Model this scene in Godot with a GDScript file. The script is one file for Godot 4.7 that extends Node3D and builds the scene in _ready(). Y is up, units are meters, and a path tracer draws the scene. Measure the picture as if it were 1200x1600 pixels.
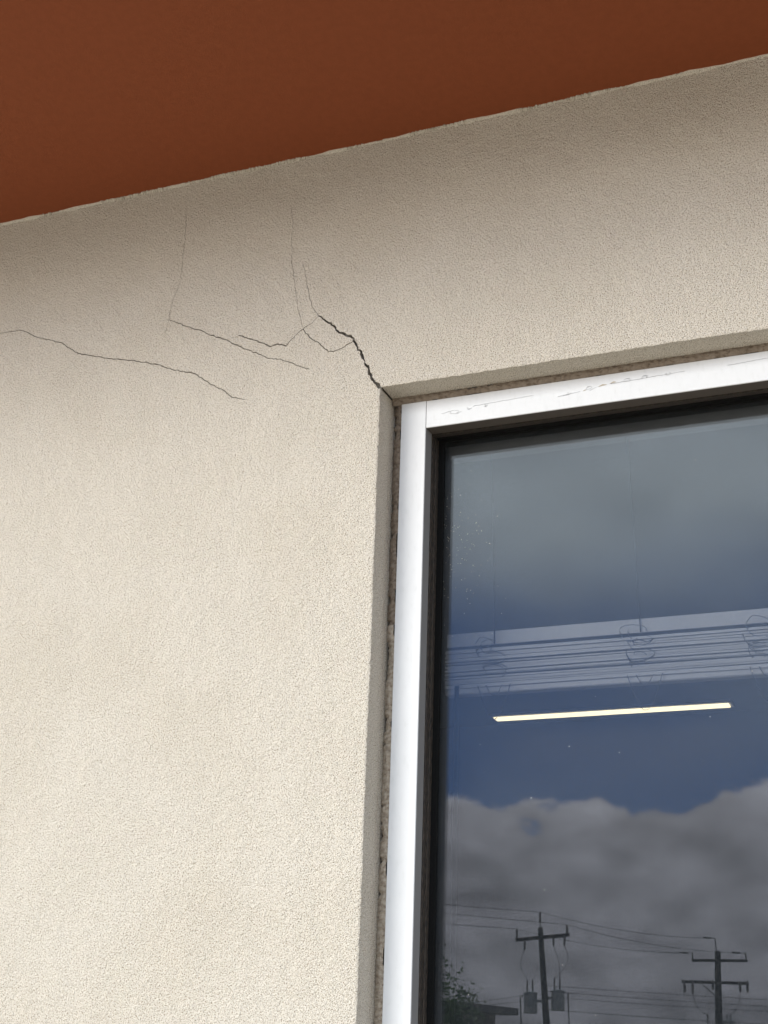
extends Node3D
# A cracked stucco wall under a red-brown eave, with the upper corner of an aluminium window.
# The wall's face is the plane z = 0, the street lies towards +z, the room behind the window towards -z.

const OPEN_X := -0.971     # edge of the window opening in the stucco
const OPEN_Y := 2.762
const OPEN_R := 0.853
const SILL_Y := 0.95
const SOFFIT := 3.295
const CELL := 0.004
const GLASS_Z := -0.124

var rng := RandomNumberGenerator.new()
var wave := FastNoiseLite.new()
var lumps := FastNoiseLite.new()
var rag := FastNoiseLite.new()
var M := {}

# ---------------------------------------------------------------- helpers
func tag(o: Node, label: String, category: String, group := "") -> void:
	o.set_meta("label", label)
	o.set_meta("category", category)
	if group: o.set_meta("group", group)

func base(called: String, where := Vector3.ZERO) -> Node3D:
	var o := Node3D.new()
	o.name = called
	add_child(o, true)
	o.position = where
	return o

func put(called: String, mesh: Mesh, mat: Material, parent: Node = self, at := Vector3.ZERO) -> MeshInstance3D:
	var o := MeshInstance3D.new()
	o.name = called
	o.mesh = mesh
	o.material_override = mat
	parent.add_child(o, true)
	o.position = at
	return o

func start() -> SurfaceTool:
	var st := SurfaceTool.new()
	st.begin(Mesh.PRIMITIVE_TRIANGLES)
	return st

func quad(st: SurfaceTool, a: Vector3, b: Vector3, c: Vector3, d: Vector3) -> void:
	# corners run clockwise seen from the front
	var n := (c - a).cross(b - a).normalized()
	for p in [a, b, c, a, c, d]:
		st.set_normal(n)
		st.add_vertex(p)

func box(st: SurfaceTool, lo: Vector3, hi: Vector3, bev := 0.0) -> void:
	# a box with small chamfers along its edges
	var c := (lo + hi) / 2.0
	var h := (hi - lo) / 2.0
	if bev <= 0.0:
		bev = minf(0.0001, minf(h.x, minf(h.y, h.z)) * 0.2)
	bev = minf(bev, minf(h.x, minf(h.y, h.z)) * 0.45)
	var pts := PackedVector3Array()
	for ax in 3:
		for s in [-1.0, 1.0]:
			var u := (ax + 1) % 3
			var v := (ax + 2) % 3
			var q := []
			for k in [[-1, -1], [-1, 1], [1, 1], [1, -1]]:
				var p := Vector3.ZERO
				p[ax] = h[ax] * s
				p[u] = (h[u] - bev) * k[0]
				p[v] = (h[v] - bev) * k[1]
				q.append(c + p)
			if s > 0: quad(st, q[0], q[1], q[2], q[3])
			else: quad(st, q[3], q[2], q[1], q[0])
	for ax in 3:
		var u := (ax + 1) % 3
		var v := (ax + 2) % 3
		for su in [-1.0, 1.0]:
			for sv in [-1.0, 1.0]:
				var a := Vector3.ZERO
				var b := Vector3.ZERO
				a[u] = h[u] * su
				a[v] = (h[v] - bev) * sv
				b[u] = (h[u] - bev) * su
				b[v] = h[v] * sv
				var e := Vector3.ZERO
				e[ax] = h[ax] - bev
				if su * sv > 0: quad(st, c + a - e, c + a + e, c + b + e, c + b - e)
				else: quad(st, c + b - e, c + b + e, c + a + e, c + a - e)

func box_mesh(lo: Vector3, hi: Vector3, bev := 0.0) -> Mesh:
	var st := start()
	box(st, lo, hi, bev)
	return st.commit()

func tube(st: SurfaceTool, path: Array, r0: float, r1: float, sides := 8, caps := true) -> void:
	var rings := []
	var n := path.size()
	for i in n:
		var t: Vector3 = (path[mini(i + 1, n - 1)] - path[maxi(i - 1, 0)]).normalized()
		var u := t.cross(Vector3.UP if absf(t.y) < 0.9 else Vector3.RIGHT).normalized()
		var v := t.cross(u)
		var r := lerpf(r0, r1, float(i) / maxf(1.0, n - 1))
		var ring := []
		for k in sides:
			var a := TAU * k / sides
			ring.append([path[i] + (u * cos(a) + v * sin(a)) * r, u * cos(a) + v * sin(a)])
		rings.append(ring)
	for i in n - 1:
		for k in sides:
			var k2 := (k + 1) % sides
			for e in [[i, k], [i, k2], [i + 1, k2], [i, k], [i + 1, k2], [i + 1, k]]:
				st.set_normal(rings[e[0]][e[1]][1])
				st.add_vertex(rings[e[0]][e[1]][0])
	if caps:
		for end in [0, n - 1]:
			var t: Vector3 = (path[1] - path[0]).normalized() * -1.0 if end == 0 else (path[n - 1] - path[n - 2]).normalized()
			for k in range(1, sides - 1):
				for q in [0, k, k + 1]:
					st.set_normal(t)
					st.add_vertex(rings[end][q][0])

func tube_mesh(path: Array, r0: float, r1: float, sides := 8) -> Mesh:
	var st := start()
	tube(st, path, r0, r1, sides)
	return st.commit()

func lathe(st: SurfaceTool, at: Vector3, profile: Array, sides := 16, axis := Vector3.UP) -> void:
	# profile: [height, radius] pairs along the axis
	var u := axis.cross(Vector3.RIGHT if absf(axis.x) < 0.9 else Vector3.UP).normalized()
	var v := axis.cross(u)
	for i in profile.size() - 1:
		for k in sides:
			var q := []
			for e in [[i, k], [i, k + 1], [i + 1, k + 1], [i + 1, k]]:
				var a: float = TAU * e[1] / sides
				q.append(at + axis * profile[e[0]][0] + (u * cos(a) + v * sin(a)) * profile[e[0]][1])
			quad(st, q[0], q[1], q[2], q[3])

func noise_tex(size: int, freq: float, kind: int, octaves: int, sd: int, ramp: Gradient = null, normal := false, strength := 8.0, inverted := false, fractal := FastNoiseLite.FRACTAL_FBM, warp := 0.0) -> NoiseTexture2D:
	var n := FastNoiseLite.new()
	n.seed = sd
	n.noise_type = kind
	n.frequency = freq
	n.fractal_type = fractal
	n.fractal_octaves = octaves
	if warp > 0.0:
		n.domain_warp_enabled = true
		n.domain_warp_amplitude = warp
		n.domain_warp_frequency = freq * 0.7
	var t := NoiseTexture2D.new()
	t.width = size
	t.height = size
	t.seamless = false
	t.noise = n
	t.invert = inverted
	t.generate_mipmaps = false
	if ramp: t.color_ramp = ramp
	t.as_normal_map = normal
	t.bump_strength = strength
	return t

func ramp(stops: Array) -> Gradient:
	var g := Gradient.new()
	var o := PackedFloat32Array()
	var c := PackedColorArray()
	for s in stops:
		o.append(s[0])
		c.append(s[1])
	g.offsets = o
	g.colors = c
	return g

func lin(r: float, g: float, b: float, a := 1.0) -> Color:
	var c := Color(r, g, b).linear_to_srgb()
	c.a = a
	return c

func plain(r: float, g: float, b: float, rough := 0.7, metal := 0.0) -> StandardMaterial3D:
	var m := StandardMaterial3D.new()
	m.albedo_color = lin(r, g, b)
	m.roughness = rough
	m.metallic = metal
	return m

func tri(m: StandardMaterial3D, scale: Vector3) -> void:
	m.uv1_triplanar = true
	m.uv1_world_triplanar = true
	m.uv1_scale = scale

# ---------------------------------------------------------------- sky
func make_sky() -> Image:
	# air and clouds: a bank of cumulus round the horizon, a belt of blue, a broken soft layer above it
	var w := 4096
	var h := 2048
	var data := PackedFloat32Array()
	data.resize(w * h * 3)
	var billow := FastNoiseLite.new()
	billow.seed = 11
	billow.noise_type = FastNoiseLite.TYPE_SIMPLEX_SMOOTH
	billow.frequency = 5.0
	billow.fractal_octaves = 7
	billow.fractal_gain = 0.58
	var body := FastNoiseLite.new()
	body.seed = 23
	body.noise_type = FastNoiseLite.TYPE_SIMPLEX_SMOOTH
	body.frequency = 15.0
	body.fractal_octaves = 6
	var veil := FastNoiseLite.new()
	veil.seed = 5
	veil.noise_type = FastNoiseLite.TYPE_SIMPLEX_SMOOTH
	veil.frequency = 2.4
	veil.fractal_octaves = 4
	var sin_a := PackedFloat32Array()
	var cos_a := PackedFloat32Array()
	sin_a.resize(w)
	cos_a.resize(w)
	for x in w:
		var a := TAU * (x + 0.5) / w
		sin_a[x] = sin(a)
		cos_a[x] = -cos(a)
	var i := 0
	for y in h:
		var el := PI * (0.5 - (y + 0.5) / h)
		var deg := rad_to_deg(el)
		var flat := y > h / 2 + 4
		var ce := cos(el)
		var se := sin(el)
		var t := pow(clampf(1.0 - se, 0.0, 1.0), 3.0)
		var blue := Color(0.14, 0.27, 0.64).lerp(Color(0.22, 0.36, 0.68), t)
		# cloud banks are flatter than they are wide, and grey towards their bases
		var low_bias := 0.75 - smoothstep(8.2, 12.4, deg) * 1.5
		var high_bias := -1.0 + smoothstep(8.0, 27.0, deg) * 1.5
		var veil_light := lerpf(1.08, 1.15, smoothstep(22.0, 45.0, deg))
		var base_grey := lerpf(0.85, 1.0, smoothstep(0.0, 10.0, deg))
		for x in w:
			var r := 0.36
			var g := 0.33
			var b := 0.28
			if not flat:
				var dx := sin_a[x] * ce
				var dz := cos_a[x] * ce
				r = blue.r
				g = blue.g
				b = blue.b
				if high_bias > -0.99:
					var hv := veil.get_noise_3d(dx, se * 2.2, dz) * 0.6 + high_bias
					var a := smoothstep(-0.9, 0.6, hv)
					if a > 0.0:
						var l := veil_light + 0.22 * body.get_noise_3d(dx * 0.6, se, dz * 0.6)
						r = lerpf(r, l * 0.90, a)
						g = lerpf(g, l * 1.02, a)
						b = lerpf(b, l * 1.11, a)
				if low_bias > -0.72:
					var n := billow.get_noise_3d(dx, se * 1.7, dz)
					var c := n * 1.2 + low_bias
					var a := smoothstep(-0.02, 0.12, c)
					if a > 0.0:
						var s := body.get_noise_3d(dx, se * 2.0 + 3.0, dz)
						# thick cloud lets less light through: the crisp tops are the lightest
						var l := 0.88 - 0.36 * smoothstep(0.1, 1.0, c) + 0.34 * s + 0.5 * n
						l = clampf(l, 0.16, 1.1) * base_grey
						r = lerpf(r, l, a)
						g = lerpf(g, l * 1.01, a)
						b = lerpf(b, l * 1.12, a)
			data[i] = r
			data[i + 1] = g
			data[i + 2] = b
			i += 3
	return Image.create_from_data(w, h, false, Image.FORMAT_RGBF, data.to_byte_array())

# ---------------------------------------------------------------- materials
func make_materials() -> void:
	var grain := noise_tex(2048, 0.085, FastNoiseLite.TYPE_SIMPLEX_SMOOTH, 3, 3, null, false, 8.0, false, FastNoiseLite.FRACTAL_FBM, 9.0)
	var pits := noise_tex(1024, 0.05, FastNoiseLite.TYPE_SIMPLEX_SMOOTH, 2, 9, null, true, 5.0, true, FastNoiseLite.FRACTAL_RIDGED, 14.0)
	var speck := noise_tex(1024, 0.16, FastNoiseLite.TYPE_SIMPLEX, 2, 17, ramp([[0.0, Color(0.5, 0.46, 0.41)], [0.2, Color(0.62, 0.585, 0.53)], [0.29, Color(0.93, 0.92, 0.905)], [1.0, Color(1, 1, 1)]]))  # dark specks: the shade in tiny pits, painted into the albedo
	var blotch := noise_tex(512, 0.014, FastNoiseLite.TYPE_SIMPLEX_SMOOTH, 4, 31, ramp([[0.0, Color(0.972, 0.966, 0.955)], [0.5, Color(1, 1, 1)], [1.0, Color(0.982, 0.98, 0.975)]]))
	var s := plain(0.655, 0.605, 0.525, 0.95)
	s.metallic_specular = 0.25
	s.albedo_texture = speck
	tri(s, Vector3.ONE * 1.9)
	s.heightmap_enabled = true
	s.heightmap_texture = grain
	s.heightmap_scale = 0.14
	s.normal_enabled = true
	s.normal_texture = pits
	s.normal_scale = 0.7
	s.detail_enabled = true
	s.detail_albedo = blotch
	s.detail_blend_mode = BaseMaterial3D.BLEND_MODE_MUL
	s.detail_uv_layer = BaseMaterial3D.DETAIL_UV_2
	s.uv2_triplanar = true
	s.uv2_world_triplanar = true
	s.uv2_scale = Vector3.ONE * 0.25
	s.uv2_offset = Vector3(0.8, 0.1, 0)
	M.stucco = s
	M.base_coat = plain(0.30, 0.27, 0.23, 1.0)      # bare grey-brown base coat under the finish
	M.masonry = plain(0.22, 0.19, 0.16, 0.95)
	var p := plain(0.235, 0.063, 0.023, 0.75)
	p.metallic_specular = 0.3
	p.albedo_texture = noise_tex(1024, 0.03, FastNoiseLite.TYPE_SIMPLEX, 5, 41, ramp([[0.0, Color(0.96, 0.955, 0.95)], [1.0, Color(1, 1, 1)]]))
	p.heightmap_enabled = true
	p.heightmap_texture = noise_tex(1024, 0.11, FastNoiseLite.TYPE_SIMPLEX, 2, 43)
	p.heightmap_scale = 0.02
	tri(p, Vector3.ONE * 1.3)
	M.soffit = p
	M.bead = plain(0.54, 0.43, 0.345, 0.8)
	var w := plain(0.655, 0.65, 0.64, 0.5)
	w.albedo_texture = noise_tex(1024, 0.02, FastNoiseLite.TYPE_SIMPLEX, 5, 51, ramp([[0.0, Color(0.965, 0.965, 0.96)], [0.3, Color(0.99, 0.99, 0.99)], [1.0, Color(1, 1, 1)]]))
	w.heightmap_enabled = true
	w.heightmap_texture = noise_tex(512, 0.06, FastNoiseLite.TYPE_SIMPLEX, 3, 53)
	w.heightmap_scale = 0.006
	tri(w, Vector3(3.0, 1.1, 3.0))
	M.white = w
	M.grey_return = plain(0.22, 0.215, 0.21, 0.5)
	M.brown_return = plain(0.09, 0.075, 0.062, 0.55)
	M.ridge = plain(0.65, 0.65, 0.64, 0.6)
	M.chip = plain(0.42, 0.36, 0.27, 0.8)
	var old_sealant := plain(0.27, 0.222, 0.178, 0.9)
	old_sealant.albedo_texture = noise_tex(512, 0.02, FastNoiseLite.TYPE_SIMPLEX, 5, 61, ramp([[0.0, Color(0.55, 0.5, 0.46)], [0.45, Color(0.9, 0.88, 0.85)], [1.0, Color(1, 1, 1)]]))
	old_sealant.heightmap_enabled = true
	old_sealant.heightmap_texture = noise_tex(512, 0.05, FastNoiseLite.TYPE_SIMPLEX, 3, 63)
	old_sealant.heightmap_scale = 0.06
	tri(old_sealant, Vector3(6, 9, 6))
	M.seal_brown = old_sealant
	var sl: StandardMaterial3D = old_sealant.duplicate()
	sl.albedo_color = lin(0.47, 0.415, 0.35)
	M.seal_beige = sl
	M.gap = plain(0.03, 0.026, 0.022, 1.0)
	var br := plain(0.062, 0.052, 0.043, 0.6)
	br.albedo_texture = noise_tex(512, 0.03, FastNoiseLite.TYPE_SIMPLEX, 5, 71, ramp([[0.0, Color(0.12, 0.12, 0.12)], [0.42, Color(0.45, 0.42, 0.38)], [0.6, Color(1, 0.92, 0.82)], [1.0, Color(1, 1, 1)]]))
	br.heightmap_enabled = true
	br.heightmap_texture = br.albedo_texture
	br.heightmap_scale = 0.08
	tri(br, Vector3(40, 3.2, 40))
	M.bronze = br
	var gk := plain(0.010, 0.010, 0.010, 0.8)
	gk.metallic_specular = 0.2
	gk.albedo_texture = noise_tex(512, 0.1, FastNoiseLite.TYPE_SIMPLEX, 3, 73, ramp([[0.0, Color(0.7, 0.7, 0.7)], [0.7, Color(1, 1, 1)], [0.78, Color(1, 1, 1)], [1.0, Color(1, 1, 1)]]))
	tri(gk, Vector3(5, 5, 5))
	M.gasket = gk
	# glass: clear grey-blue tinted pane, a thin mirror coating, dust
	var gl := StandardMaterial3D.new()
	gl.transparency = BaseMaterial3D.TRANSPARENCY_ALPHA
	gl.albedo_color = lin(0.02, 0.025, 0.03, 0.26)
	gl.roughness = 0.0
	M.glass = gl
	var one := Image.create(4, 4, false, Image.FORMAT_RGBA8)
	one.fill(Color.WHITE)
	var co := StandardMaterial3D.new()
	co.transparency = BaseMaterial3D.TRANSPARENCY_ALPHA
	co.albedo_texture = ImageTexture.create_from_image(one)
	co.albedo_color = lin(0.72, 0.80, 0.90, 0.12)
	co.metallic = 1.0
	co.roughness = 0.01
	M.coating = co
	var du := StandardMaterial3D.new()
	du.transparency = BaseMaterial3D.TRANSPARENCY_ALPHA
	du.albedo_color = lin(0.46, 0.45, 0.42)
	du.roughness = 1.0
	du.albedo_texture = noise_tex(2048, 0.045, FastNoiseLite.TYPE_SIMPLEX, 6, 81, ramp([[0.0, Color(1, 1, 1, 0.002)], [0.45, Color(1, 1, 1, 0.010)], [0.75, Color(1, 1, 1, 0.022)], [1.0, Color(1, 1, 1, 0.05)]]))
	tri(du, Vector3(1.3, 1.3, 1.3))
	M.dust = du
	M.speck = plain(0.62, 0.56, 0.42, 0.8)
	M.blind = plain(0.47, 0.48, 0.49, 0.6)
	M.wand = plain(0.86, 0.86, 0.86, 0.2)
	M.rail = plain(0.30, 0.30, 0.30, 0.5)
	M.cord = plain(0.55, 0.56, 0.57, 0.9)
	M.cord_dark = plain(0.05, 0.05, 0.055, 0.9)
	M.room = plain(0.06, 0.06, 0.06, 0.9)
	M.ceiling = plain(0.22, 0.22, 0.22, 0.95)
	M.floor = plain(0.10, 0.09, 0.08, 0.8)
	M.housing = plain(0.7, 0.7, 0.68, 0.5)
	var e := plain(0.8, 0.8, 0.75, 0.5)
	e.emission_enabled = true
	e.emission = Color(1.0, 0.93, 0.74)
	e.emission_energy_multiplier = 1.5
	M.lamp = e
	var wd := plain(0.075, 0.058, 0.045, 0.9)
	wd.albedo_texture = noise_tex(256, 0.05, FastNoiseLite.TYPE_SIMPLEX, 4, 91, ramp([[0.0, Color(0.6, 0.6, 0.6)], [1.0, Color(1, 1, 1)]]))
	tri(wd, Vector3(3, 0.4, 3))
	M.wood = wd
	M.porcelain = plain(0.06, 0.05, 0.05, 0.3)
	M.can = plain(0.20, 0.21, 0.22, 0.5)
	M.steel = plain(0.16, 0.16, 0.17, 0.5, 0.4)
	M.wire = plain(0.03, 0.03, 0.03, 0.6)
	M.bark = plain(0.09, 0.07, 0.05, 0.9)
	var lf := plain(0.035, 0.06, 0.022, 0.6)
	lf.backlight_enabled = true
	lf.backlight = Color(0.25, 0.35, 0.1)
	M.leaf = lf
	M.shed = plain(0.10, 0.085, 0.07, 0.9)
	M.shed_roof = plain(0.06, 0.055, 0.055, 0.8)
	var gr := plain(0.49, 0.42, 0.34, 0.95)
	gr.albedo_texture = noise_tex(1024, 0.03, FastNoiseLite.TYPE_SIMPLEX, 5, 95, ramp([[0.0, Color(0.8, 0.8, 0.8)], [1.0, Color(1, 1, 1)]]))
	tri(gr, Vector3(0.4, 0.4, 0.4))
	M.ground = gr

# ---------------------------------------------------------------- stucco wall
func relief(x: float, y: float) -> float:
	return 0.0026 * wave.get_noise_2d(x, y) + 0.0007 * lumps.get_noise_2d(x, y) + 0.0011 * lumps.get_noise_2d(x * 0.28 + y * 0.1, y * 0.12 - x * 0.05 + 9.0)

func rag_x(y: float) -> float:      # how the edge of the opening wanders
	return 0.0011 * rag.get_noise_2d(y * 260.0, 3.0) + 0.0010 * rag.get_noise_2d(y * 35.0, 9.0)

func rag_y(x: float) -> float:
	return 0.0011 * rag.get_noise_2d(x * 260.0, 50.0) + 0.0010 * rag.get_noise_2d(x * 35.0, 70.0)

func crack_list() -> Array:
	# [points x, y in metres; half widths in mm along the way; depth in mm; label]
	return [
		[[-1.1048, 2.9321, -1.0915, 2.9213, -1.0772, 2.9120, -1.0626, 2.8926, -1.0474, 2.8832, -1.0290, 2.8712, -1.0248, 2.8611, -1.0198, 2.8454, -1.0121, 2.8413, -1.0084, 2.8281, -1.0038, 2.8197, -1.0013, 2.8106, -0.9951, 2.8031, -0.9936, 2.7921, -0.9823, 2.7725, -0.9735, 2.7623], [0.6, 1.1, 1.5, 1.5, 1.8, 2.2, 2.0, 1.9, 2.6, 2.2, 0.5, 2.4, 2.7, 2.5, 2.8, 3.2], 12.0, "wide dark crack rising from the window corner"],
		[[-1.1048, 2.9321, -1.1182, 2.9533, -1.1252, 2.9775, -1.1364, 3.0260, -1.1424, 3.0505], [0.5, 0.45, 0.4, 0.35, 0.3], 1.6, "hairline crack climbing from the top end of the wide crack"],
		[[-1.1763, 3.1831, -1.1708, 3.1516, -1.1706, 3.1095, -1.1676, 3.0614, -1.1583, 3.0127, -1.1494, 2.9590, -1.1372, 2.9141], [0.3, 0.4, 0.4, 0.4, 0.4, 0.4, 0.35], 1.4, "long upright hairline crack towards the eave"],
		[[-1.1047, 2.9304, -1.1163, 2.9189, -1.1352, 2.9098, -1.1512, 2.8967, -1.1686, 2.8788, -1.1785, 2.8845, -1.1910, 2.8860, -1.2039, 2.8843, -1.2306, 2.9002, -1.2723, 2.9194], [0.4, 0.5, 0.6, 0.6, 0.8, 1.0, 1.1, 1.1, 0.9, 0.7], 5.0, "dark hooked crack"],
		[[-1.1352, 2.9098, -1.1201, 2.8886, -1.1000, 2.8739, -1.0796, 2.8521, -1.0686, 2.8503, -1.0473, 2.8566, -1.0288, 2.8667], [0.6, 0.6, 0.6, 0.65, 0.7, 0.6, 0.6], 4.0, "fine crack looping under the wide crack"],
		[[-1.4319, 2.9808, -1.3937, 2.9604, -1.3533, 2.9422, -1.3407, 2.9336, -1.3040, 2.9162, -1.2554, 2.8873, -1.2021, 2.8586, -1.1764, 2.8521, -1.1389, 2.8320, -1.1163, 2.8211], [0.45, 0.6, 0.75, 0.8, 0.9, 0.65, 0.55, 0.45, 0.4, 0.3], 4.0, "fine slanting crack"],
		[[-1.4176, 3.2354, -1.4141, 3.1782, -1.4139, 3.1102, -1.4136, 3.0614, -1.4271, 3.0248, -1.4319, 2.9808, -1.4382, 2.9523], [0.3, 0.4, 0.4, 0.45, 0.5, 0.4, 0.3], 1.4, "upright hairline crack reaching down to the slanting crack"],
		[[-1.99, 3.016, -1.8806, 3.0200, -1.8442, 3.0222, -1.8200, 3.0225, -1.7958, 3.0222, -1.7767, 3.0144, -1.7506, 2.9987, -1.6885, 2.9748, -1.6631, 2.9579, -1.6409, 2.9422, -1.5963, 2.9277, -1.5381, 2.9117, -1.5097, 2.9054, -1.4697, 2.8919, -1.4471, 2.8846, -1.4131, 2.8686, -1.3636, 2.8524, -1.3297, 2.8270, -1.2912, 2.8023, -1.2773, 2.7885, -1.2485, 2.7801], [0.4, 0.5, 0.5, 0.5, 0.5, 0.5, 0.55, 0.6, 0.65, 0.7, 0.75, 0.8, 0.8, 0.8, 0.75, 0.75, 0.7, 0.55, 0.5, 0.45, 0.4], 4.0, "longest crack, wandering almost level across the wall"],
		[[-1.6425, 2.9414, -1.6676, 2.9044, -1.6949, 2.8711], [0.35, 0.3, 0.25], 1.2, "faint branch running down from the longest crack"],
		[[-1.2981, 2.9152, -1.2807, 2.9163, -1.2723, 2.9194], [0.3, 0.35, 0.35], 1.4, "short faint link between two cracks"],
	]

func make_wall() -> void:
	var wall := base("stucco_wall")
	tag(wall, "cream stucco wall with branching cracks above and beside the window", "wall")
	var x0 := OPEN_X - 405 * CELL
	var y0 := OPEN_Y - 390 * CELL
	var nx := 861                      # to the far side of the window
	var ny := 524
	var ci := 405                      # column and row of the opening's corner
	var cj := 390
	# relief at every grid corner
	var pos := PackedVector3Array()
	var nor := PackedVector3Array()
	pos.resize((nx + 1) * (ny + 1))
	nor.resize((nx + 1) * (ny + 1))
	for j in ny + 1:
		for i in nx + 1:
			if i > ci and j < cj: continue
			var x := x0 + i * CELL
			var y := y0 + j * CELL
			var z := relief(x, y)
			var zx := relief(x + 0.002, y) - z
			var zy := relief(x, y + 0.002) - z
			var n := Vector3(-zx / 0.002, -zy / 0.002, 1.0)
			if i == ci and j <= cj:
				x += rag_x(y)
				z -= 0.0016
				n.x += 0.7
			if j == cj and i >= ci:
				y += rag_y(x)
				z -= 0.0016
				n.y -= 0.7
			pos[j * (nx + 1) + i] = Vector3(x, y, z)
			nor[j * (nx + 1) + i] = n.normalized()
	# the cracks as short jagged segments: a, b, half widths, depth, number
	var segs := []
	var near := {}
	var cracks := crack_list()
	rng.seed = 77
	for k in cracks.size():
		var c: Array = cracks[k]
		var p: Array = c[0]
		var fine := []
		for q in c[1].size() - 1:
			var a := Vector2(p[q * 2], p[q * 2 + 1])
			var b := Vector2(p[q * 2 + 2], p[q * 2 + 3])
			var steps := maxi(1, roundi(a.distance_to(b) / 0.0045))
			var side := (b - a).orthogonal().normalized()
			for s in steps:
				var t := float(s) / steps
				var off := 0.0 if s == 0 else rng.randf_range(-1, 1) * (0.0021 if k == 0 else 0.0012)
				fine.append([a.lerp(b, t) + side * off, lerpf(c[1][q], c[1][q + 1], t) * 0.001 * rng.randf_range(0.6, 1.35)])
		fine.append([Vector2(p[p.size() - 2], p[p.size() - 1]), c[1][c[1].size() - 1] * 0.001])
		for q in fine.size() - 1:
			var a: Vector2 = fine[q][0]
			var b: Vector2 = fine[q + 1][0]
			var id := segs.size()
			segs.append([a, b, fine[q][1], fine[q + 1][1], c[2] * 0.001, k])
			var reach := maxf(fine[q][1], fine[q + 1][1]) + 0.0012
			var lo := Vector2(minf(a.x, b.x), minf(a.y, b.y)) - Vector2.ONE * reach
			var hi := Vector2(maxf(a.x, b.x), maxf(a.y, b.y)) + Vector2.ONE * reach
			for j in range(maxi(0, floori((lo.y - y0) / CELL)), mini(ny - 1, floori((hi.y - y0) / CELL)) + 1):
				for i in range(maxi(0, floori((lo.x - x0) / CELL)), mini(nx - 1, floori((hi.x - x0) / CELL)) + 1):
					if i >= ci and j < cj: continue
					var key := j * nx + i
					if not near.has(key): near[key] = []
					near[key].append(id)
	# plain cells share their corners
	var idx := PackedInt32Array()
	for j in ny:
		for i in nx:
			if (i >= ci and j < cj) or near.has(j * nx + i): continue
			var a := j * (nx + 1) + i
			idx.append_array([a, a + nx + 1, a + nx + 2, a, a + nx + 2, a + 1])
	var vv := pos.duplicate()
	var nn := nor.duplicate()
	# cracked cells are cut finer
	var S := 10
	var cst := []
	for k in cracks.size(): cst.append(start())
	for key in near:
		var i: int = key % nx
		var j: int = key / nx
		var a := j * (nx + 1) + i
		var c00 := pos[a]
		var c10 := pos[a + 1]
		var c01 := pos[a + nx + 1]
		var c11 := pos[a + nx + 2]
		var n00 := nor[a]
		var ids: Array = near[key]
		var first := vv.size()
		var depth := PackedFloat32Array()
		var whose := PackedInt32Array()
		for v in S + 1:
			for u in S + 1:
				var fu := float(u) / S
				var fv := float(v) / S
				var p := c00.lerp(c10, fu).lerp(c01.lerp(c11, fu), fv)
				var n := nor[a].lerp(nor[a + 1], fu).lerp(nor[a + nx + 1].lerp(nor[a + nx + 2], fu), fv).normalized()
				var best := 0.0
				var who := -1
				var q := Vector2(p.x, p.y)
				for id in ids:
					var s: Array = segs[id]
					var ab: Vector2 = s[1] - s[0]
					var t := clampf((q - s[0]).dot(ab) / ab.length_squared(), 0.0, 1.0)
					var d := q.distance_to(s[0] + ab * t)
					var w := lerpf(s[2], s[3], t)
					var g: float = (1.0 - smoothstep(w * 0.6, w + 0.0002, d)) * s[4]
					if g > best:
						best = g
						who = s[5]
				p.z -= best
				vv.append(p)
				nn.append(n)
				depth.append(best)
				whose.append(who)
		for v in S:
			for u in S:
				var o := v * (S + 1) + u
				var mean := (depth[o] + depth[o + 1] + depth[o + S + 1] + depth[o + S + 2]) / 4.0
				if mean > 0.0007:
					var who := maxi(maxi(whose[o], whose[o + 1]), maxi(whose[o + S + 1], whose[o + S + 2]))
					quad(cst[who], vv[first + o], vv[first + o + S + 1], vv[first + o + S + 2], vv[first + o + 1])
				else:
					var f := first + o
					idx.append_array([f, f + S + 1, f + S + 2, f, f + S + 2, f + 1])
	var arr := []
	arr.resize(Mesh.ARRAY_MAX)
	arr[Mesh.ARRAY_VERTEX] = vv
	arr[Mesh.ARRAY_NORMAL] = nn
	arr[Mesh.ARRAY_INDEX] = idx
	var am := ArrayMesh.new()
	am.add_surface_from_arrays(Mesh.PRIMITIVE_TRIANGLES, arr)
	put("stucco_face", am, M.stucco, wall)
	for k in cracks.size():
		var o := put("crack", cst[k].commit(), M.base_coat, wall)
		o.set_meta("label", cracks[k][3])
	# reveals of the opening, joined to the ragged edge of the face; a gap is left where the crack runs through the corner
	var rows := 19
	for side in 2:
		var st := start()
		var count := (390 if side == 0 else nx - ci)
		for s in range(0, count):
			var quads := []
			for e in 2:
				var line := []
				for d in rows + 1:
					var dep := d * CELL
					var p: Vector3
					if side == 0:
						var y := OPEN_Y - (s + e) * CELL
						p = pos[(cj - s - e) * (nx + 1) + ci]
						if s + e == 0: y -= 0.0026 - 0.001 * float(d) / rows
						var roll := 1.0 - smoothstep(0.0, 2.0, float(d))
						p = Vector3(lerpf(OPEN_X + 0.0005 * lumps.get_noise_2d(dep * 3.0 + 7.0, y), p.x, roll), y, p.z - dep)
					else:
						var x := OPEN_X + (s + e) * CELL
						p = pos[cj * (nx + 1) + ci + s + e]
						if s + e == 0: x += 0.0026 - 0.001 * float(d) / rows
						var roll := 1.0 - smoothstep(0.0, 2.0, float(d))
						p = Vector3(x, lerpf(OPEN_Y + 0.0005 * lumps.get_noise_2d(x, dep * 3.0 + 11.0), p.y, roll), p.z - dep)
					line.append(p)
				quads.append(line)
			for d in rows:
				if side == 0: quad(st, quads[0][d], quads[0][d + 1], quads[1][d + 1], quads[1][d])
				else: quad(st, quads[0][d], quads[1][d], quads[1][d + 1], quads[0][d + 1])
		put("reveal", st.commit(), M.stucco, wall)
	# the bulk of the wall
	var st := start()
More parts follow.
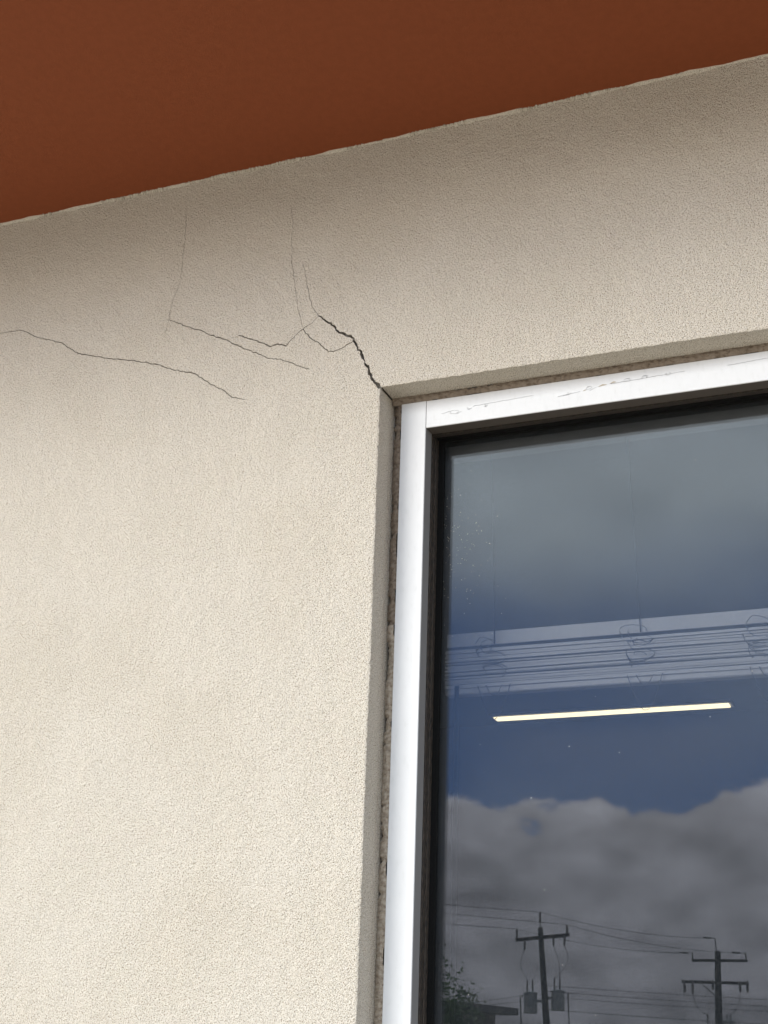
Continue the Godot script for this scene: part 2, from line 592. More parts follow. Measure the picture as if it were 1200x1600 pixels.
	box(st, Vector3(-2.591, y0, -0.24), Vector3(-0.979, 3.292, -0.016))
	box(st, Vector3(-0.979, 2.770, -0.24), Vector3(OPEN_R, 3.292, -0.016))
	put("masonry_core", st.commit(), M.masonry, wall)
	st = start()
	box(st, Vector3(-7, 0, -0.24), Vector3(-2.591, 3.294, 0))
	box(st, Vector3(-2.591, 0, -0.24), Vector3(OPEN_X, y0, 0))
	box(st, Vector3(OPEN_X, 0, -0.24), Vector3(OPEN_R, SILL_Y, 0))
	box(st, Vector3(OPEN_R, 0, -0.24), Vector3(5, 3.294, 0))
	put("outer_wall", st.commit(), M.stucco, wall)
	# bead of paint and filler where the wall meets the eave: smooth in places, ragged in others
	st = start()
	var rough := start()
	var prev := []
	for s in 2600:
		var x := -2.591 + s * 0.00132
		var calm := smoothstep(-0.12, 0.12, rag.get_noise_2d(x * 6.0, 200.0))
		var jag := rag.get_noise_2d(x * 330.0, 120.0)
		var slow := rag.get_noise_2d(x * 9.0, 160.0)
		var out := 0.0036 + 0.0046 * slow + (1.0 - calm) * 0.0046 * jag
		var drop := 0.0022 + 0.0014 * rag.get_noise_2d(x * 30.0, 240.0) + (1.0 - calm) * 0.0030 * rag.get_noise_2d(x * 260.0, 180.0)
		out = maxf(out, 0.0005)
		drop = maxf(drop, 0.0006)
		var z := relief(x, SOFFIT - drop)
		var line := [Vector3(x, SOFFIT + 0.001, z + out), Vector3(x, SOFFIT - drop * 0.5, z + out * 0.9), Vector3(x, SOFFIT - drop - out * 0.6, z - 0.0004)]
		if s:
			quad(st if calm > 0.5 else rough, prev[0], line[0], line[1], prev[1])
			quad(rough, prev[1], line[1], line[2], prev[2])
		prev = line
	put("paint_bead", st.commit(), M.bead, wall)
	put("stucco_lip", rough.commit(), M.stucco, wall)

func make_roof() -> void:
	var roof := base("roof_overhang", Vector3(0, 0, 0))
	tag(roof, "red-brown painted flat eave overhanging the stucco wall", "roof")
	put("soffit", box_mesh(Vector3(-7, SOFFIT, -0.24), Vector3(5, SOFFIT + 0.02, 0.70), 0.0005), M.soffit, roof)
	put("fascia", box_mesh(Vector3(-7, SOFFIT - 0.03, 0.70), Vector3(5, SOFFIT + 0.2, 0.725), 0.002), M.soffit, roof)
	put("roof_deck", box_mesh(Vector3(-7, SOFFIT + 0.02, -4.0), Vector3(5, SOFFIT + 0.18, 0.70)), M.shed_roof, roof)

# ---------------------------------------------------------------- window
func sealant(along: float, upto: float, upright: bool, sd: float) -> Mesh:
	# an uneven bead between stucco and frame, torn loose from the stucco in places
	var st := start()
	var prev := []
	var n := int((upto - along) / 0.003)
	for s in n + 1:
		var t := along + s * 0.003
		var tear := smoothstep(0.12, 0.32, rag.get_noise_2d(t * 26.0, sd)) * (0.5 + 0.8 * absf(rag.get_noise_2d(t * 120.0, sd + 5.0)))
		var tear2 := smoothstep(0.22, 0.36, rag.get_noise_2d(t * 17.0, sd + 40.0))
		var line := []
		for k in 7:
			var f := k / 6.0
			var lump := 0.0016 * rag.get_noise_2d(t * 90.0 + k * 3.0, sd + 11.0) + 0.0012 * rag.get_noise_2d(t * 300.0, sd + k * 9.0)
			var hump := sin(f * PI) * 0.003 + lump
			if upright:
				var x := lerpf(OPEN_X - 0.001 + tear * 0.006, -0.9505 - tear2 * 0.0035, f)
				line.append(Vector3(x, t, lerpf(-0.0705, -0.0580, f) + hump))
			else:
				var y := lerpf(OPEN_Y + 0.001 - tear * 0.004, 2.7482 + tear2 * 0.002, f)
				line.append(Vector3(t, y, lerpf(-0.0535, -0.0575, f) + hump * 0.6))
		if s:
			for k in 6:
				if upright: quad(st, prev[k], line[k], line[k + 1], prev[k + 1])
				else: quad(st, prev[k + 1], line[k + 1], line[k], prev[k])
		prev = line
	return st.commit()

func ridge(points: Array, r := 0.00035) -> Mesh:
	var path := []
	for p in points: path.append(Vector3(p[0], p[1], -0.0549))
	return tube_mesh(path, r, r * 0.7, 5)

func make_window() -> void:
	var win := base("aluminium_window", Vector3(0, 0, 0))
	tag(win, "white aluminium framed window with dusty tinted glass mirroring clouds and poles", "window")
	var fz := -0.055
	var L := -0.951
	var I := -0.9027
	var T := 2.7488
	var B := 2.6951
	var R := 0.833
	var RI := 0.785
	var SB := 0.97
	var ST := 1.02
	put("jamb_frame", box_mesh(Vector3(L, SB, -0.0585), Vector3(I, T, fz), 0.0008), M.white, win)
	var head := put("head_frame", box_mesh(Vector3(I + 0.0007, B, -0.0585), Vector3(RI - 0.0007, T - 0.0004, fz - 0.0003), 0.0008), M.white, win)
	put("jamb_frame", box_mesh(Vector3(RI, SB, -0.0585), Vector3(R, T, fz), 0.0008), M.white, win)
	put("sill_frame", box_mesh(Vector3(I + 0.0007, SB, -0.0585), Vector3(RI - 0.0007, ST, fz - 0.0003), 0.0008), M.white, win)
	# darker bodies behind the white faces: grey, and dark brown at the head
	put("frame_return", box_mesh(Vector3(L, SB, -0.088), Vector3(I - 0.0004, T, -0.0587), 0.0006), M.grey_return, win)
	put("frame_return", box_mesh(Vector3(I, B + 0.0004, -0.088), Vector3(RI, T - 0.0004, -0.0587), 0.0006), M.brown_return, win)
	put("frame_return", box_mesh(Vector3(RI + 0.0004, SB, -0.088), Vector3(R, T, -0.0587), 0.0006), M.grey_return, win)
	put("frame_return", box_mesh(Vector3(I, SB, -0.088), Vector3(RI, ST - 0.0004, -0.0587), 0.0006), M.grey_return, win)
	# inner half of the frame and the bronze glazing stops
	var st := start()
	box(st, Vector3(L - 0.02, SB, -0.16), Vector3(I - 0.004, T + 0.012, -0.0885))
	put("inner_frame", st.commit(), M.bronze, win)
	put("inner_frame", box_mesh(Vector3(I - 0.004, B + 0.004, -0.16), Vector3(RI + 0.004, T + 0.012, -0.0885)), M.bronze, win)
	put("inner_frame", box_mesh(Vector3(RI + 0.004, SB, -0.16), Vector3(R + 0.018, T + 0.012, -0.0885)), M.bronze, win)
	put("inner_frame", box_mesh(Vector3(I - 0.004, SB - 0.018, -0.16), Vector3(RI + 0.004, ST - 0.004, -0.0885)), M.bronze, win)
	put("glazing_stop", box_mesh(Vector3(I - 0.004, ST, -0.104), Vector3(I + 0.0006, B, -0.0905), 0.0008), M.bronze, win)
	put("glazing_stop", box_mesh(Vector3(I - 0.004, ST, -0.1185), Vector3(I + 0.0022, B, -0.1056), 0.0008), M.bronze, win)
	put("glazing_stop", box_mesh(Vector3(I - 0.004, B - 0.0006, -0.104), Vector3(RI + 0.004, B + 0.004, -0.0905), 0.0008), M.bronze, win)
	put("glazing_stop", box_mesh(Vector3(I + 0.0022, B - 0.0018, -0.1185), Vector3(RI - 0.002, B + 0.004, -0.1056), 0.0008), M.gasket, win)
	put("gasket", box_mesh(Vector3(I - 0.003, ST, -0.1235), Vector3(-0.8898, B - 0.0042, -0.1195), 0.0009), M.gasket, win)
	put("gasket", box_mesh(Vector3(I - 0.003, 2.6908, -0.1235), Vector3(RI + 0.003, B + 0.003, -0.1195), 0.0009), M.gasket, win)
	put("gasket", box_mesh(Vector3(RI - 0.012, ST, -0.1235), Vector3(RI + 0.003, 2.6908, -0.1195), 0.0009), M.gasket, win)
	put("gasket", box_mesh(Vector3(I, ST - 0.003, -0.1235), Vector3(RI, ST + 0.012, -0.1195), 0.0009), M.gasket, win)
	# glass
	var pane := put("pane", box_mesh(Vector3(I - 0.003, ST - 0.004, GLASS_Z - 0.006), Vector3(RI + 0.003, B + 0.003, GLASS_Z)), M.glass, win)
	st = start()
	quad(st, Vector3(I - 0.003, ST - 0.004, GLASS_Z - 0.0065), Vector3(I - 0.003, B + 0.003, GLASS_Z - 0.0065), Vector3(RI + 0.003, B + 0.003, GLASS_Z - 0.0065), Vector3(RI + 0.003, ST - 0.004, GLASS_Z - 0.0065))
	put("mirror_coating", st.commit(), M.coating, pane)
	st = start()
	quad(st, Vector3(I, ST, GLASS_Z + 0.0006), Vector3(I, B, GLASS_Z + 0.0006), Vector3(RI, B, GLASS_Z + 0.0006), Vector3(RI, ST, GLASS_Z + 0.0006))
	put("dust_film", st.commit(), M.dust, pane)
	# flecks of old paint spattered on the glass
	st = start()
	rng.seed = 5
	for k in 150:
		var y := 2.47 + rng.randfn(0, 0.075)
		var x := -0.889 + absf(rng.randfn(0, 0.045))
		if k > 115:
			x = rng.randf_range(-0.88, -0.2)
			y = rng.randf_range(1.6, 2.68)
		var r := rng.randf_range(0.00025, 0.0007)
		var a := rng.randf() * TAU
		var dir := Vector3(cos(a), sin(a), 0) * r * rng.randf_range(1.0, 2.4)
		var sid := Vector3(-sin(a), cos(a), 0) * r
		var c := Vector3(x, clampf(y, 1.1, 2.685), GLASS_Z + 0.001)
		var top := c + Vector3(0, 0, 0.0004)
		for q in [[dir, sid], [sid, -dir], [-dir, -sid], [-sid, dir]]:
			var n: Vector3 = (q[0] + q[1] + Vector3(0, 0, r)).normalized()
			for p in [top, c + q[1], c + q[0]]:
				st.set_normal(n)
				st.add_vertex(p)
	put("paint_fleck", st.commit(), M.speck, pane).set_meta("kind", "stuff")
	# sealant: brown and torn near the top, beige further down
	put("sealant", sealant(2.33, 2.7595, true, 10.0), M.seal_brown, win).set_meta("label", "brown torn strip of old sealant")
	put("sealant", sealant(SILL_Y, 2.331, true, 90.0), M.seal_beige, win).set_meta("label", "beige bead of sealant")
	put("sealant", sealant(-0.9690, 0.85, false, 170.0), M.seal_brown, win).set_meta("label", "brown torn strip of old sealant")
	put("backer_strip", box_mesh(Vector3(-0.9785, SILL_Y, -0.086), Vector3(L, 2.7695, -0.0775)), M.gap, win)
	put("backer_strip", box_mesh(Vector3(L, T, -0.086), Vector3(0.85, 2.7695, -0.0675)), M.gap, win)
	# blistered and chipped paint on the head
	rng.seed = 21
	for line in [[-0.872, -0.846, 2.718], [-0.812, -0.70, 2.7245], [-0.655, -0.612, 2.719], [-0.598, -0.583, 2.7225], [-0.56, -0.43, 2.729], [-0.36, -0.27, 2.732]]:
		var pts := []
		var n := int((line[1] - line[0]) / 0.004)
		for s in n + 1:
			pts.append([line[0] + s * 0.004, line[2] + rng.randf_range(-0.0005, 0.0005) + 0.004 * s / maxf(n, 1)])
		put("paint_ridge", ridge(pts, 0.00016), M.ridge, head)
	for c in [[-0.845, 2.7185, 0.011], [-0.82, 2.722, 0.006], [-0.79, 2.7215, 0.005], [-0.64, 2.723, 0.008], [-0.60, 2.728, 0.006], [-0.53, 2.7315, 0.008], [-0.50, 2.7325, 0.007], [-0.462, 2.733, 0.006]]:
		for rep in 2:
			var pts := []
			var a0 := rng.randf() * TAU
			var span := rng.randf_range(2.0, 4.6)
			for s in 9:
				var a := a0 + span * s / 8.0
				var r: float = c[2] * rng.randf_range(0.8, 1.1) * (1.0 if rep == 0 else 0.55)
				pts.append([c[0] + cos(a) * r, c[1] + sin(a) * r * 0.45])
			put("paint_ridge", ridge(pts, 0.00016), M.ridge, head)
	for c in [[-0.5745, 2.7278, 0.0080, 0.0030], [-0.5560, 2.7303, 0.0060, 0.0026], [-0.6065, 2.7235, 0.0036, 0.0016]]:
		st = start()
		var rim := []
		for s in 11:
			var f := s / 10.0
			rim.append(Vector3(c[0] - c[2] + 2 * c[2] * f, c[1] + c[3] * sin(f * PI) * rng.randf_range(0.75, 1.1) + 0.0018 * (f - 0.5), -0.0549))
		for s in 10:
			var fa := Vector3(rim[s].x, c[1] + 0.0018 * (s / 10.0 - 0.5), -0.0548)
			var fb := Vector3(rim[s + 1].x, c[1] + 0.0018 * ((s + 1) / 10.0 - 0.5), -0.0548)
			quad(st, fa, rim[s], rim[s + 1], fb)
		put("paint_chip", st.commit(), M.chip, head).set_meta("label", "chip of bare tan primer in the white paint")

# ---------------------------------------------------------------- what is seen through the glass
func make_blind() -> void:
	var bl := base("window_blind", Vector3(-0.3, 2.70, -0.2))
	tag(bl, "pale mini blind drawn up into a sagging stack with tangled cords", "blind")
	var lo := -0.906 + 0.3
	var hi := 0.775 + 0.3
	var at := -2.70
	put("head_rail", box_mesh(Vector3(lo, at + 2.687, -0.013), Vector3(hi, at + 2.712, 0.013), 0.001), M.rail, bl)
	put("valance", box_mesh(Vector3(lo, at + 2.3215, 0.004), Vector3(hi, at + 2.346, 0.006), 0.0005), M.blind, bl)
	rng.seed = 9
	var shapes := []
	for v in 4:
		var st := start()
		var prev := []
		for s in 7:
			var f := s / 6.0 - 0.5
			prev.append(Vector3(0, 0.0016 * (1.0 - 4.0 * f * f), f * 0.025))
		for e in 6:
			var xa := lerpf(lo, hi, e / 6.0)
			var xb := lerpf(lo, hi, (e + 1) / 6.0)
			var sa := 0.0006 * sin(e * 1.9 + v * 2.0)
			var sb := 0.0006 * sin((e + 1) * 1.9 + v * 2.0)
			var thick: float = [0.0034, 0.0028, 0.0038, 0.0032][v]
			for s in 6:
				for t in [0.0, -thick]:
					var a: Vector3 = prev[s] + Vector3(0, t, 0)
					var b: Vector3 = prev[s + 1] + Vector3(0, t, 0)
					if t == 0.0: quad(st, Vector3(xa, a.y + sa, a.z), Vector3(xb, a.y + sb, a.z), Vector3(xb, b.y + sb, b.z), Vector3(xa, b.y + sa, b.z))
					else: quad(st, Vector3(xa, a.y + sa, a.z), Vector3(xa, b.y + sa, b.z), Vector3(xb, b.y + sb, b.z), Vector3(xb, a.y + sb, a.z))
			var f: Vector3 = prev[6]
			quad(st, Vector3(xa, f.y + sa - thick, f.z), Vector3(xa, f.y + sa, f.z), Vector3(xb, f.y + sb, f.z), Vector3(xb, f.y + sb - thick, f.z))
		shapes.append(st.commit())
	for k in 17:
		var o := put("slat", shapes[(k * 7 + k / 3) % 4], M.blind, bl, Vector3(rng.randf_range(-0.002, 0.002), at + 2.2475 + k * 0.0042 + rng.randf_range(-0.0005, 0.0005), rng.randf_range(-0.003, 0.003)))
		o.rotation.x = rng.randf_range(-0.16, 0.2)
	put("bottom_rail", box_mesh(Vector3(lo, at + 2.2325, -0.012), Vector3(hi, at + 2.2445, 0.012), 0.002), M.blind, bl)
	for c in [[-0.8235, -0.8155], [-0.567, -0.553], [-0.31, -0.30], [0.1, 0.1], [0.5, 0.5]]:
		put("lift_cord", tube_mesh([Vector3(c[0] + 0.3, at + 2.69, 0.008), Vector3(c[0] * 0.4 + c[1] * 0.6 + 0.301, at + 2.48, 0.009), Vector3(c[1] + 0.3, at + 2.322, 0.008)], 0.0009, 0.0009, 6), M.cord_dark, bl)
	for c in [-0.823, -0.556, -0.352, 0.1]:
		var st := start()
		for k in 8:
			var path := []
			var cx: float = c + 0.3 + rng.randf_range(-0.012, 0.012)
			var cy := at + rng.randf_range(2.245, 2.325)
			var r := rng.randf_range(0.008, 0.022)
			var a0 := rng.randf() * TAU
			var span := rng.randf_range(2.2, 5.2)
			for s in 12:
				var a := a0 + span * s / 11.0
				path.append(Vector3(cx + cos(a) * r * 1.3 + 0.004 * sin(a * 2.3), cy + sin(a) * r * 0.75, 0.0155 + 0.004 * sin(a + k)))
			tube(st, path, 0.0006, 0.0006, 5)
		# two loose loops hang below the stack
		for k in 2:
			var path := []
			for s in 12:
				var f := s / 11.0
				path.append(Vector3(c + 0.3 + 0.01 + (f - 0.5) * 0.03 * (k + 1), at + 2.245 - sin(f * PI) * (0.020 + 0.042 * k), 0.0165))
			tube(st, path, 0.0006, 0.0006, 5)
		put("ladder_cord", st.commit(), M.cord, bl)
	put("tilt_wand", tube_mesh([Vector3(-0.868 + 0.3, at + 2.236, 0.055), Vector3(-0.866 + 0.3, at + 1.55, 0.055)], 0.0045, 0.0045, 8), M.wand, bl)

func make_room() -> void:
	for r in [
		["room_floor", Vector3(-4.2, -0.05, -3.72), Vector3(2.2, 0.02, -0.24), M.floor],
		["room_ceiling", Vector3(-4.2, 3.0, -3.72), Vector3(2.2, 3.08, -0.24), M.ceiling],
		["room_back_wall", Vector3(-4.2, 0.02, -3.72), Vector3(2.2, 3.0, -3.62), M.room],
		["room_left_wall", Vector3(-4.3, 0.02, -3.72), Vector3(-4.2, 3.0, -0.24), M.room],
		["room_right_wall", Vector3(2.2, 0.02, -3.72), Vector3(2.3, 3.0, -0.24), M.room],
	]:
		put(r[0], box_mesh(r[1], r[2]), r[3]).set_meta("kind", "structure")
	var lamp := base("strip_light", Vector3(-1.448, 3.0, -3.47))
	tag(lamp, "lit fluorescent strip light on the ceiling, seen through the window", "light")
	put("housing", box_mesh(Vector3(-0.49, -0.010, -0.045), Vector3(0.49, -0.0005, 0.045), 0.002), M.housing, lamp)
	put("diffuser", box_mesh(Vector3(-0.478, -0.016, -0.026), Vector3(0.478, -0.0105, 0.026), 0.002), M.lamp, lamp)
	var al := AreaLight3D.new()
	al.name = "strip_glow"
	al.area_size = Vector2(0.95, 0.09)
	al.light_energy = 0.02
	al.light_color = Color(1.0, 0.93, 0.74)
	al.shadow_enabled = true
	al.area_range = 12.0
	lamp.add_child(al)
	al.position = Vector3(0, -0.022, 0)
	al.rotation_degrees = Vector3(-90, 0, 0)

# ---------------------------------------------------------------- across the street, mirrored in the glass
func insulator(st: SurfaceTool, at: Vector3, h: float, r := 0.06) -> void:
	var prof := [[0.0, 0.0], [0.0, r * 0.5]]
	for k in 4:
		var y := h * (0.12 + 0.2 * k)
		prof.append([y, r * 0.5])
		prof.append([y + h * 0.05, r])
		prof.append([y + h * 0.13, r * 0.55])
	prof.append([h, r * 0.3])
	prof.append([h, 0.0])
	lathe(st, at, prof, 10)

func pole_turn(right: Vector3) -> Basis:
	return Basis(right, Vector3.UP, right.cross(Vector3.UP))

func one(called: String, mat: Material, parent: Node, f: Callable) -> MeshInstance3D:
	var st := start()
	f.call(st)
	return put(called, st.commit(), mat, parent)

func make_poles() -> void:
	var p := base("utility_pole", Vector3(-21.08, 0, 66.44))
	p.basis = pole_turn(Vector3(0.9562, 0, 0.2928))
	tag(p, "wooden utility pole with one crossarm and two transformer cans, mirrored in the glass", "utility pole", "utility poles along the street")
	put("pole", tube_mesh([Vector3(0.47, -0.5, 0), Vector3(0.22, 4.1, 0), Vector3(-0.04, 8.36, 0)], 0.2, 0.12, 14), M.wood, p)
	put("crossarm", tube_mesh([Vector3(-1.2, 7.75, -0.17), Vector3(1.33, 8.05, -0.17)], 0.085, 0.085, 4), M.wood, p)
	put("top_pin", tube_mesh([Vector3(-0.04, 8.3, 0), Vector3(-0.05, 8.7, 0)], 0.03, 0.03, 6), M.steel, p)
	for c in [[-0.05, 8.6, 0.46], [-1.14, 7.83, 0.42], [1.2, 8.1, 0.42]]:
		one("insulator", M.porcelain, p, func(st): insulator(st, Vector3(c[0], c[1], -0.17 if c[0] != -0.05 else 0.0), c[2], 0.085))
	for c in [[-0.77, 7.30], [0.565, 7.50], [1.075, 7.56]]:
		one("cutout", M.porcelain, p, func(st): insulator(st, Vector3(c[0], c[1], -0.24), 0.44, 0.08))
	for c in [[-0.51, 4.5, 5.42], [0.75, 4.65, 5.54]]:
		var can := one("transformer", M.can, p, func(st): lathe(st, Vector3(c[0], c[1], 0), [[0, 0], [0, 0.27], [0.04, 0.31], [c[2] - c[1] - 0.06, 0.31], [c[2] - c[1] - 0.05, 0.335], [c[2] - c[1], 0.335], [c[2] - c[1] + 0.05, 0.2], [c[2] - c[1] + 0.06, 0.0]], 20))
		for dx in [-0.15, 0.1]:
			one("bushing", M.porcelain, can, func(st): insulator(st, Vector3(c[0] + dx, c[2] + 0.02, 0.05), 0.58, 0.06))
		put("hanger", box_mesh(Vector3(minf(c[0], 0.15), c[1] + 0.5, -0.05), Vector3(maxf(c[0], 0.15), c[1] + 0.62, 0.05)), M.steel, can)
	for c in [[-0.98, 5.23], [1.22, 5.46]]:
		var s: float = signf(c[0])
		put("conduit", tube_mesh([Vector3(c[0] - s * 0.12, c[1] + 0.02, 0.1), Vector3(c[0], c[1], 0.1), Vector3(c[0] + 0.02, 4.6, 0.1), Vector3(c[0] + 0.05, 3.9, 0.1), Vector3(c[0] - s * 0.3, 3.8, 0.1), Vector3(0.22, 3.95, 0.1)], 0.035, 0.035, 6), M.steel, p)
	for c in [[-0.77, 7.3, -0.66, 6.0, -0.25], [1.075, 7.56, 0.65, 6.1, 0.35], [0.565, 7.5, 0.85, 6.1, 0.1]]:
		var path := []
		for s in 9:
			var f := s / 8.0
			path.append(Vector3(lerpf(c[0], c[2], f) + c[4] * sin(f * PI), lerpf(c[1], c[3], f), -0.2 + 0.2 * f))
		put("jumper", tube_mesh(path, 0.014, 0.014, 5), M.wire, p)

	p = base("utility_pole", Vector3(-14.33, 0, 74.27))
	p.basis = pole_turn(Vector3(0.983, 0, 0.1837))
	tag(p, "wooden utility pole with two crossarms and a diagonal brace, mirrored in the glass", "utility pole", "utility poles along the street")
	put("pole", tube_mesh([Vector3(-0.2, -0.5, 0), Vector3(-0.11, 4.5, 0), Vector3(-0.01, 7.95, 0)], 0.22, 0.145, 14), M.wood, p)
	put("crossarm", tube_mesh([Vector3(-1.3, 7.47, -0.19), Vector3(1.42, 7.5, -0.19)], 0.07, 0.07, 4), M.wood, p)
	put("crossarm", tube_mesh([Vector3(-1.82, 6.45, -0.19), Vector3(1.42, 6.43, -0.19)], 0.075, 0.075, 4), M.wood, p)
	put("brace", tube_mesh([Vector3(-0.86, 6.36, -0.19), Vector3(-0.2, 5.82, -0.16)], 0.03, 0.03, 5), M.steel, p)
	put("top_pin", tube_mesh([Vector3(-0.06, 7.9, 0), Vector3(-0.11, 8.53, 0)], 0.03, 0.03, 6), M.steel, p)
	for c in [[-1.25, 7.52, 0.34], [1.34, 7.55, 0.36]]:
		one("insulator", M.porcelain, p, func(st): insulator(st, Vector3(c[0], c[1], -0.19), c[2], 0.06))
	for c in [[-1.69, 5.92, 0.62], [-1.3, 5.88, 0.66], [-0.32, 6.08, 0.5], [0.99, 6.03, 0.52], [1.34, 6.0, 0.56]]:
		one("cutout", M.porcelain, p, func(st): insulator(st, Vector3(c[0], c[1], -0.27), c[2], 0.1))
	for c in [[-0.48, 8.56], [-1.67, 7.83], [0.88, 7.87]]:
		put("line_clamp", tube_mesh([Vector3(c[0] - 0.2, c[1] + 0.01, -0.19), Vector3(c[0] + 0.2, c[1] - 0.01, -0.19)], 0.045, 0.045, 6), M.porcelain, p)
		put("clamp_link", tube_mesh([Vector3(c[0] + 0.18, c[1], -0.19), Vector3(clampf(c[0] + 0.42, -1.25, 1.34) if c[0] != -0.48 else -0.1, c[1] - 0.02, -0.19)], 0.012, 0.012, 5), M.wire, p)
	var tank := one("transformer", M.can, p, func(st): lathe(st, Vector3(0.38, 3.75, 0), [[0, 0], [0, 0.3], [0.8, 0.3], [0.82, 0.33], [0.9, 0.33], [0.97, 0.18], [0.98, 0]], 20))
	for c in [0.3, 0.47]:
		one("bushing", M.porcelain, tank, func(st): insulator(st, Vector3(c, 4.68, 0.05), 0.32, 0.055))
	one("arrester", M.porcelain, p, func(st): insulator(st, Vector3(-0.64, 4.35, 0), 0.6, 0.07))
	put("arrester_bracket", box_mesh(Vector3(-0.68, 4.3, -0.03), Vector3(-0.12, 4.36, 0.03)), M.steel, p)
	for c in [[0.99, 6.03, 0.47, 5.0], [-1.3, 5.88, -0.64, 4.95]]:
		var path := []
		for s in 9:
			var f := s / 8.0
			path.append(Vector3(lerpf(c[0], c[2], f), lerpf(c[1], c[3], sqrt(f)) - 0.12 * sin(f * PI), -0.1))
		put("jumper", tube_mesh(path, 0.014, 0.014, 5), M.wire, p)

func make_wires() -> void:
	var a := Vector3(-21.08, 0, 66.44)
	var ra := Vector3(0.9562, 0, 0.2928)
	var b := Vector3(-14.33, 0, 74.27)
	var rb := Vector3(0.983, 0, 0.1837)
	var back := Vector3(-0.653, 0, -0.757)
	var tips := "bare power line joining the tips of the two mirrored poles"
	var ends := "bare power line joining the crossarm ends of the two mirrored poles"
	var away := "bare power line leaving the transformer pole's crossarm end, away from the other pole"
	var low := "low cable crossing both mirrored poles, "
	for w in [
		[a + ra * -1.14 + Vector3(0, 8.27, 0), b + rb * -1.67 + Vector3(0, 7.83, 0), 0.25, ends],
		[a + ra * -0.05 + Vector3(0, 9.06, 0), b + rb * -0.48 + Vector3(0, 8.56, 0), 0.25, tips],
		[a + ra * 1.2 + Vector3(0, 8.52, 0), b + rb * 0.88 + Vector3(0, 7.87, 0), 0.25, ends],
		[a + ra * -1.14 + Vector3(0, 8.27, 0), a + back * 30 + Vector3(0, 8.9, 0), 0.3, away],
		[a + ra * -0.05 + Vector3(0, 9.06, 0), a + back * 30 + Vector3(0, 9.8, 0), 0.3, "bare power line leaving the transformer pole's tip, away from the other pole"],
		[a + ra * 1.2 + Vector3(0, 8.52, 0), a + back * 30 + ra * 2 + Vector3(0, 9.6, 0), 0.3, away],
		[a + ra * 0.15 + Vector3(0, 5.75, -0.3), b + rb * 25 + Vector3(0, 5.75, -0.3), 0.35, low + "highest of the four"],
		[a + ra * 0.15 + Vector3(0, 5.5, -0.3), b + rb * 25 + Vector3(0, 5.5, -0.3), 0.4, low + "second highest of the four"],
		[a + ra * 0.15 + Vector3(0, 5.25, -0.3), b + rb * 25 + Vector3(0, 5.2, -0.3), 0.35, low + "second lowest of the four"],
		[a + ra * 0.2 + Vector3(0, 4.7, -0.3), b + rb * 25 + Vector3(0, 4.6, -0.3), 0.35, low + "lowest of the four"],
		[a + ra * -0.2 + Vector3(0, 5.4, -0.3), a + ra * -18 + Vector3(0, 3.9, -0.3), 0.5, "slack cable dropping from the transformer pole over the flat-roofed building, the steeper"],
		[a + ra * -0.2 + Vector3(0, 5.1, -0.3), a + ra * -18 + Vector3(0, 4.5, -0.3), 0.5, "slack cable from the transformer pole over the flat-roofed building, the flatter"],
	]:
		var path := []
		for s in 25:
			var f := s / 24.0
			path.append(w[0].lerp(w[1], f) - Vector3(0, 4.0 * f * (1.0 - f) * w[2], 0))
		var o := put("power_line", tube_mesh(path, 0.012, 0.012, 5), M.wire)
		tag(o, w[3], "power line", "power lines and cables on the mirrored poles")

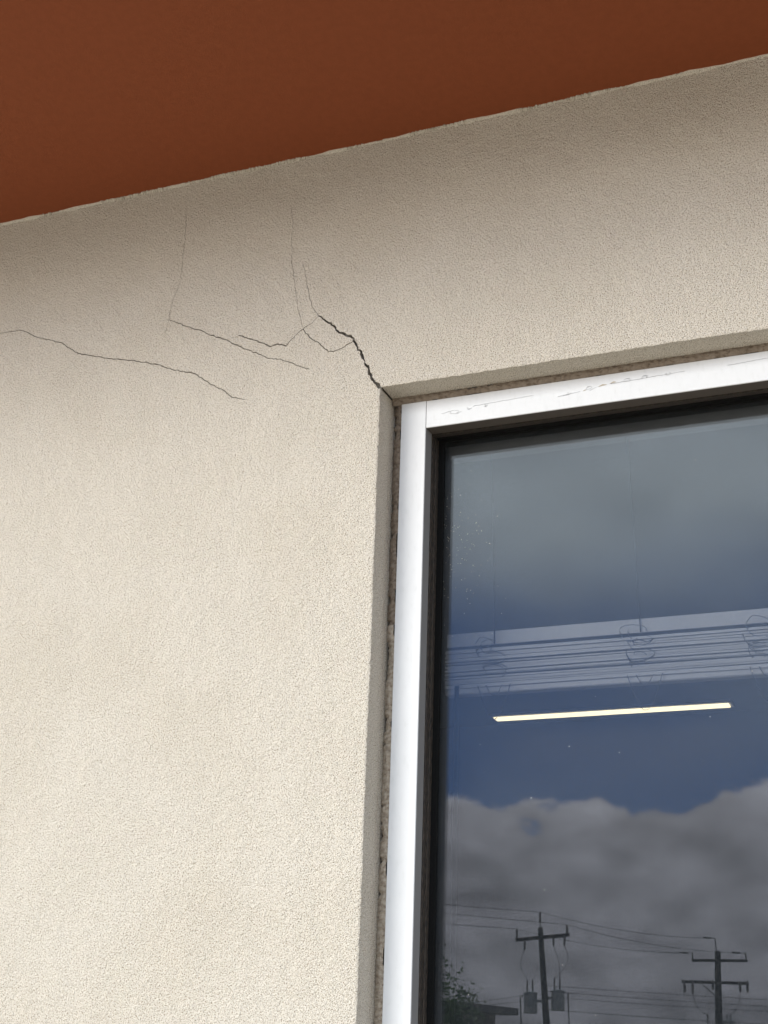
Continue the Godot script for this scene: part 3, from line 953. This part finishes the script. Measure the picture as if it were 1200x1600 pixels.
func make_yard() -> void:
	put("ground", box_mesh(Vector3(-260, -0.4, -60), Vector3(260, 0, 320)), M.ground).set_meta("kind", "structure")
	# low building across the street
	var fwd := Vector3(-0.33, 0, 0.944)
	var right := Vector3(0.944, 0, 0.33)
	var corner := Vector3(-12.54, 0, 33.47) + right * 0.95 + fwd * 3.0
	var along := (right * -1.69 + fwd * -3.0).normalized()
	var shed := base("flat_roofed_building", corner)
	shed.basis = Basis(along, Vector3.UP, along.cross(Vector3.UP))
	tag(shed, "low dark flat-roofed building beside a tree, mirrored at the foot of the glass", "building")
	put("wall", box_mesh(Vector3(0.35, 0, -4.0), Vector3(9.0, 3.2, -0.45)), M.shed, shed)
	put("roof", box_mesh(Vector3(-0.1, 3.2, -4.4), Vector3(9.4, 3.38, 0.0), 0.01), M.shed_roof, shed)
	put("door", box_mesh(Vector3(1.2, 0, -0.45), Vector3(2.1, 2.1, -0.41), 0.005), M.wood, shed)
	# a tree whose crown just shows beside the window frame
	var tree := base("leafy_tree", Vector3(-9.9, 0, 23.79) + Vector3(0.9355, 0, 0.3534) * -0.70)
	tag(tree, "leafy green tree mirrored beside the window frame's edge", "tree")
	var st := start()
	tube(st, [Vector3(0, -0.1, 0), Vector3(0.05, 1.1, 0.03), Vector3(-0.04, 2.1, 0)], 0.14, 0.08, 10)
	rng.seed = 4
	var tips := []
	for k in 14:
		var a := TAU * k / 14.0 + rng.randf_range(-0.2, 0.2)
		var rise := rng.randf_range(-0.2, 1.2)
		var reach := rng.randf_range(0.75, 1.4)
		var tip := Vector3(cos(a) * reach, 2.6 + rise, sin(a) * reach)
		tube(st, [Vector3(-0.02, 1.7 + 0.025 * k, 0), Vector3(tip.x * 0.4, 2.2 + rise * 0.4, tip.z * 0.4), tip], 0.035, 0.008, 6)
		tips.append(tip)
	put("trunk", st.commit(), M.bark, tree)
	st = start()
	for k in 9000:
		var tip: Vector3 = tips[k % 14] * rng.randf_range(0.6, 1.0) if k % 5 else tips[k % 14] * rng.randf_range(0.25, 0.8)
		if tip.y < 1.9: tip.y += 0.9
		var c := tip + Vector3(rng.randfn(0, 0.17), rng.randfn(0, 0.15), rng.randfn(0, 0.17))
		var d := Vector3(rng.randf_range(-1, 1), rng.randf_range(-0.9, 0.3), rng.randf_range(-1, 1)).normalized()
		var s := d.cross(Vector3(rng.randf_range(-1, 1), rng.randf_range(-1, 1), rng.randf_range(-1, 1))).normalized() * 0.024
		d *= rng.randf_range(0.05, 0.1)
		quad(st, c, c + d * 0.5 + s, c + d, c + d * 0.5 - s)
	put("crown", st.commit(), M.leaf, tree)

# ---------------------------------------------------------------- scene
func _ready() -> void:
	for n in [wave, lumps, rag]:
		n.noise_type = FastNoiseLite.TYPE_SIMPLEX_SMOOTH
	wave.frequency = 2.6
	wave.fractal_octaves = 3
	lumps.frequency = 42.0
	lumps.fractal_octaves = 2
	rag.frequency = 1.0
	rag.fractal_octaves = 2
	rng.seed = 1

	var cam := Camera3D.new()
	cam.name = "camera"
	cam.fov = 38.358
	cam.near = 0.05
	cam.far = 600.0
	cam.transform = Transform3D(Basis(Vector3(0.92184, 0.03333, -0.38614), Vector3(0.10949, 0.93332, 0.34194), Vector3(0.37179, -0.35749, 0.85672)).orthonormalized(), Vector3(0, 1.6, 2.2))
	add_child(cam)
	cam.current = true

	var env := Environment.new()
	env.background_mode = Environment.BG_SKY
	var pano := PanoramaSkyMaterial.new()
	pano.panorama = ImageTexture.create_from_image(make_sky())
	var sky := Sky.new()
	sky.sky_material = pano
	env.sky = sky
	env.background_energy_multiplier = 1.0
	env.tonemap_mode = Environment.TONE_MAPPER_LINEAR
	env.tonemap_exposure = 2.02
	env.sdfgi_enabled = true
	env.ssao_enabled = true
	env.ssil_enabled = true
	var we := WorldEnvironment.new()
	we.name = "daylight"
	we.environment = env
	add_child(we)

	var sun := DirectionalLight3D.new()
	sun.name = "sun"
	sun.light_energy = 0.5
	sun.light_color = Color(1.0, 0.985, 0.96)
	sun.light_angular_distance = 32.0
	sun.shadow_enabled = true
	add_child(sun)
	sun.look_at_from_position(Vector3(-6.0, 2.95, 6.8), Vector3.ZERO, Vector3.UP)

	make_materials()
	make_yard()
	make_wall()
	make_roof()
	make_room()
	make_window()
	make_blind()
	make_poles()
	make_wires()
